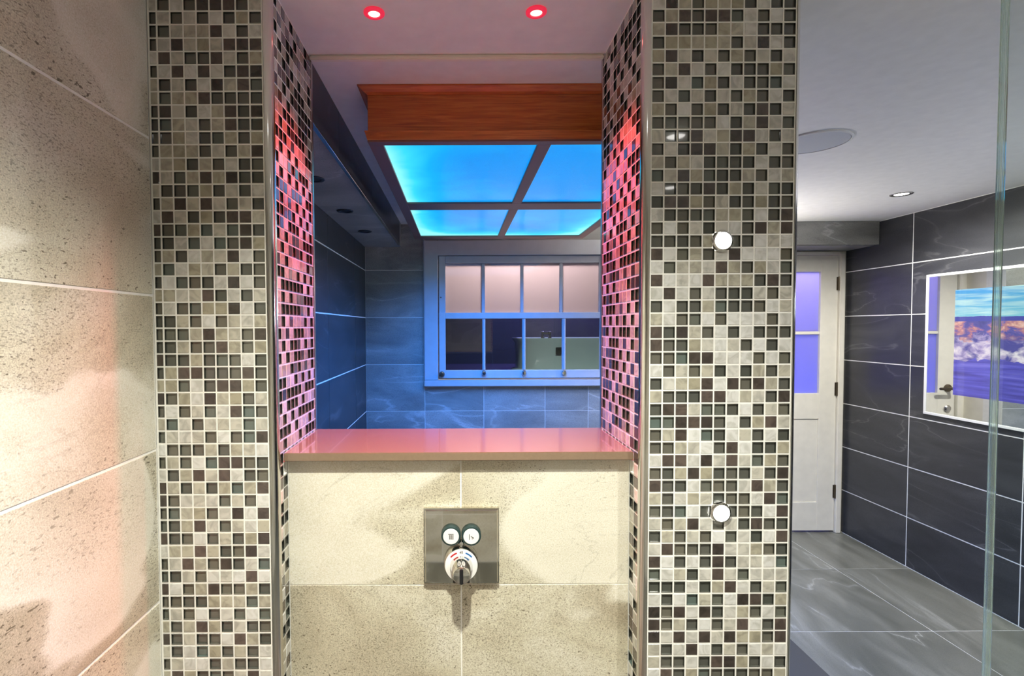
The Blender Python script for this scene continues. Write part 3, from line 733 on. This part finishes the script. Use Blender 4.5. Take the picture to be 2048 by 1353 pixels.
# ------------------------------------------------------------------ WALL MIRROR WITH BUILT-IN SCREEN (right wall)
MY0, MY1, MZ0, MZ1 = 1.45, 2.872, -.486, .268
mr = tag(empty('wall_mirror', (XR, (MY0+MY1)/2, MZ0)), 'wide wall mirror with white edge and a glowing built-in screen', 'mirror')
box('mirror_glass', XR-.006, XR-.0005, MY0, MY1, MZ0, MZ1, M_SILVER, mr)
for b in [(MY0-.014, MY1+.014, MZ1, MZ1+.014), (MY0-.014, MY1+.014, MZ0-.014, MZ0), (MY1, MY1+.014, MZ0, MZ1), (MY0-.014, MY0, MZ0, MZ1)]:
    box('edge_trim', XR-.009, XR-.0003, b[0], b[1], b[2], b[3], M_WHITEP, mr, .001)
def picture():
    m, nt, p = nodes('screen_picture'); g = NT(nt)
    tc = g.new('TexCoord'); s = g.new('SeparateXYZ'); g.link(tc.outputs['Generated'], s.inputs[0])
    u = g.math('SUBTRACT', 1, s.outputs[1]); v = s.outputs[2]
    cb = g.new('CombineXYZ'); g.link(g.math('MULTIPLY', u, 1.0), cb.inputs[0]); g.link(g.math('MULTIPLY', v, .8), cb.inputs[1])
    big = g.noise(cb.outputs[0], 5, 6, .8, .6)
    cs = g.new('CombineXYZ'); g.link(u, cs.inputs[0]); g.link(g.math('MULTIPLY', v, 7), cs.inputs[1])
    streak = g.noise(cs.outputs[0], 4, 5, .6)
    sky = g.mix(g.ramp(streak, [(.42, (0, 0, 0)), (.68, (1, 1, 1))]), g.ramp(v, [(.72, (.20, .62, .72)), (1, (.01, .36, .80))]), (.55, .85, .85))
    cr = g.new('CombineXYZ'); g.link(u, cr.inputs[0]); g.link(g.math('MULTIPLY', v, 1.0), cr.inputs[1])
    rn = g.noise(cr.outputs[0], 11, 7, .5, .62)
    rocks = g.ramp(rn, [(.36, (.02, .02, .22)), (.46, (.10, .08, .42)), (.53, (.50, .18, .22)), (.60, (.85, .45, .34)), (.70, (.95, .80, .82))])
    pale = g.ramp(rn, [(.34, (.08, .07, .32)), (.46, (.42, .34, .60)), (.58, (.80, .72, .80)), (.7, (.95, .90, .92))])
    cw = g.new('CombineXYZ'); g.link(u, cw.inputs[0]); g.link(g.math('MULTIPLY', v, 9), cw.inputs[1])
    wn = g.noise(cw.outputs[0], 3, 4, .4)
    water = g.ramp(wn, [(.3, (.03, .02, .30)), (.55, (.09, .08, .58)), (.75, (.22, .20, .75))])
    vv = g.math('ADD', v, g.math('MULTIPLY', g.math('SUBTRACT', big, .5), .22))
    col = g.mix(g.math('GREATER_THAN', g.math('ADD', vv, g.math('MULTIPLY', g.math('SUBTRACT', rn, .5), .5)), .54), pale, rocks)
    shade = g.ramp(g.noise(cb.outputs[0], 9, 4, .6), [(.38, (1, 1, 1)), (.50, (0, 0, 0))])
    col = g.mix(shade, col, (.05, .045, .33))
    col = g.mix(g.math('GREATER_THAN', v, .70), col, (.025, .035, .40))
    col = g.mix(g.math('GREATER_THAN', g.math('ADD', v, g.math('MULTIPLY', g.math('SUBTRACT', big, .5), .25)), .34), water, col)
    col = g.mix(g.math('GREATER_THAN', g.math('ADD', v, g.math('MULTIPLY', g.math('SUBTRACT', big, .5), .05)), .745), col, sky)
    g.link(col, p.inputs['Emission Color']); p.inputs['Emission Strength'].default_value = 1.0
    p.inputs['Base Color'].default_value = (.02, .02, .03, 1); p.inputs['Roughness'].default_value = .02
    p.inputs['Coat Weight'].default_value = 1
    return m
box('screen', XR-.0075, XR-.0062, 1.72, 2.716, -.370, .186, picture(), mr)

# ------------------------------------------------------------------ GLASS SCREEN, MAT
gs = tag(empty('glass_screen', (1.033, YF, -H)), 'frameless clear glass shower screen with a bright polished edge', 'shower screen')
box('pane', 1.040, XR-.004, YF-.005, YF+.005, -H+.002, C-.004, M_SCREEN_GLASS, gs)
box('polished_edge', 1.0295, 1.040, YF-.005, YF+.005, -H+.002, C-.004, M_EDGE, gs, .0015, 2)
mt = tag(box('floor_mat', .74, 1.497, 1.30, 2.75, -H, -H+.012, M_MAT, bev=.004, seg=2), 'dark grey rubber mat on the tiled floor beside the pier', 'mat')
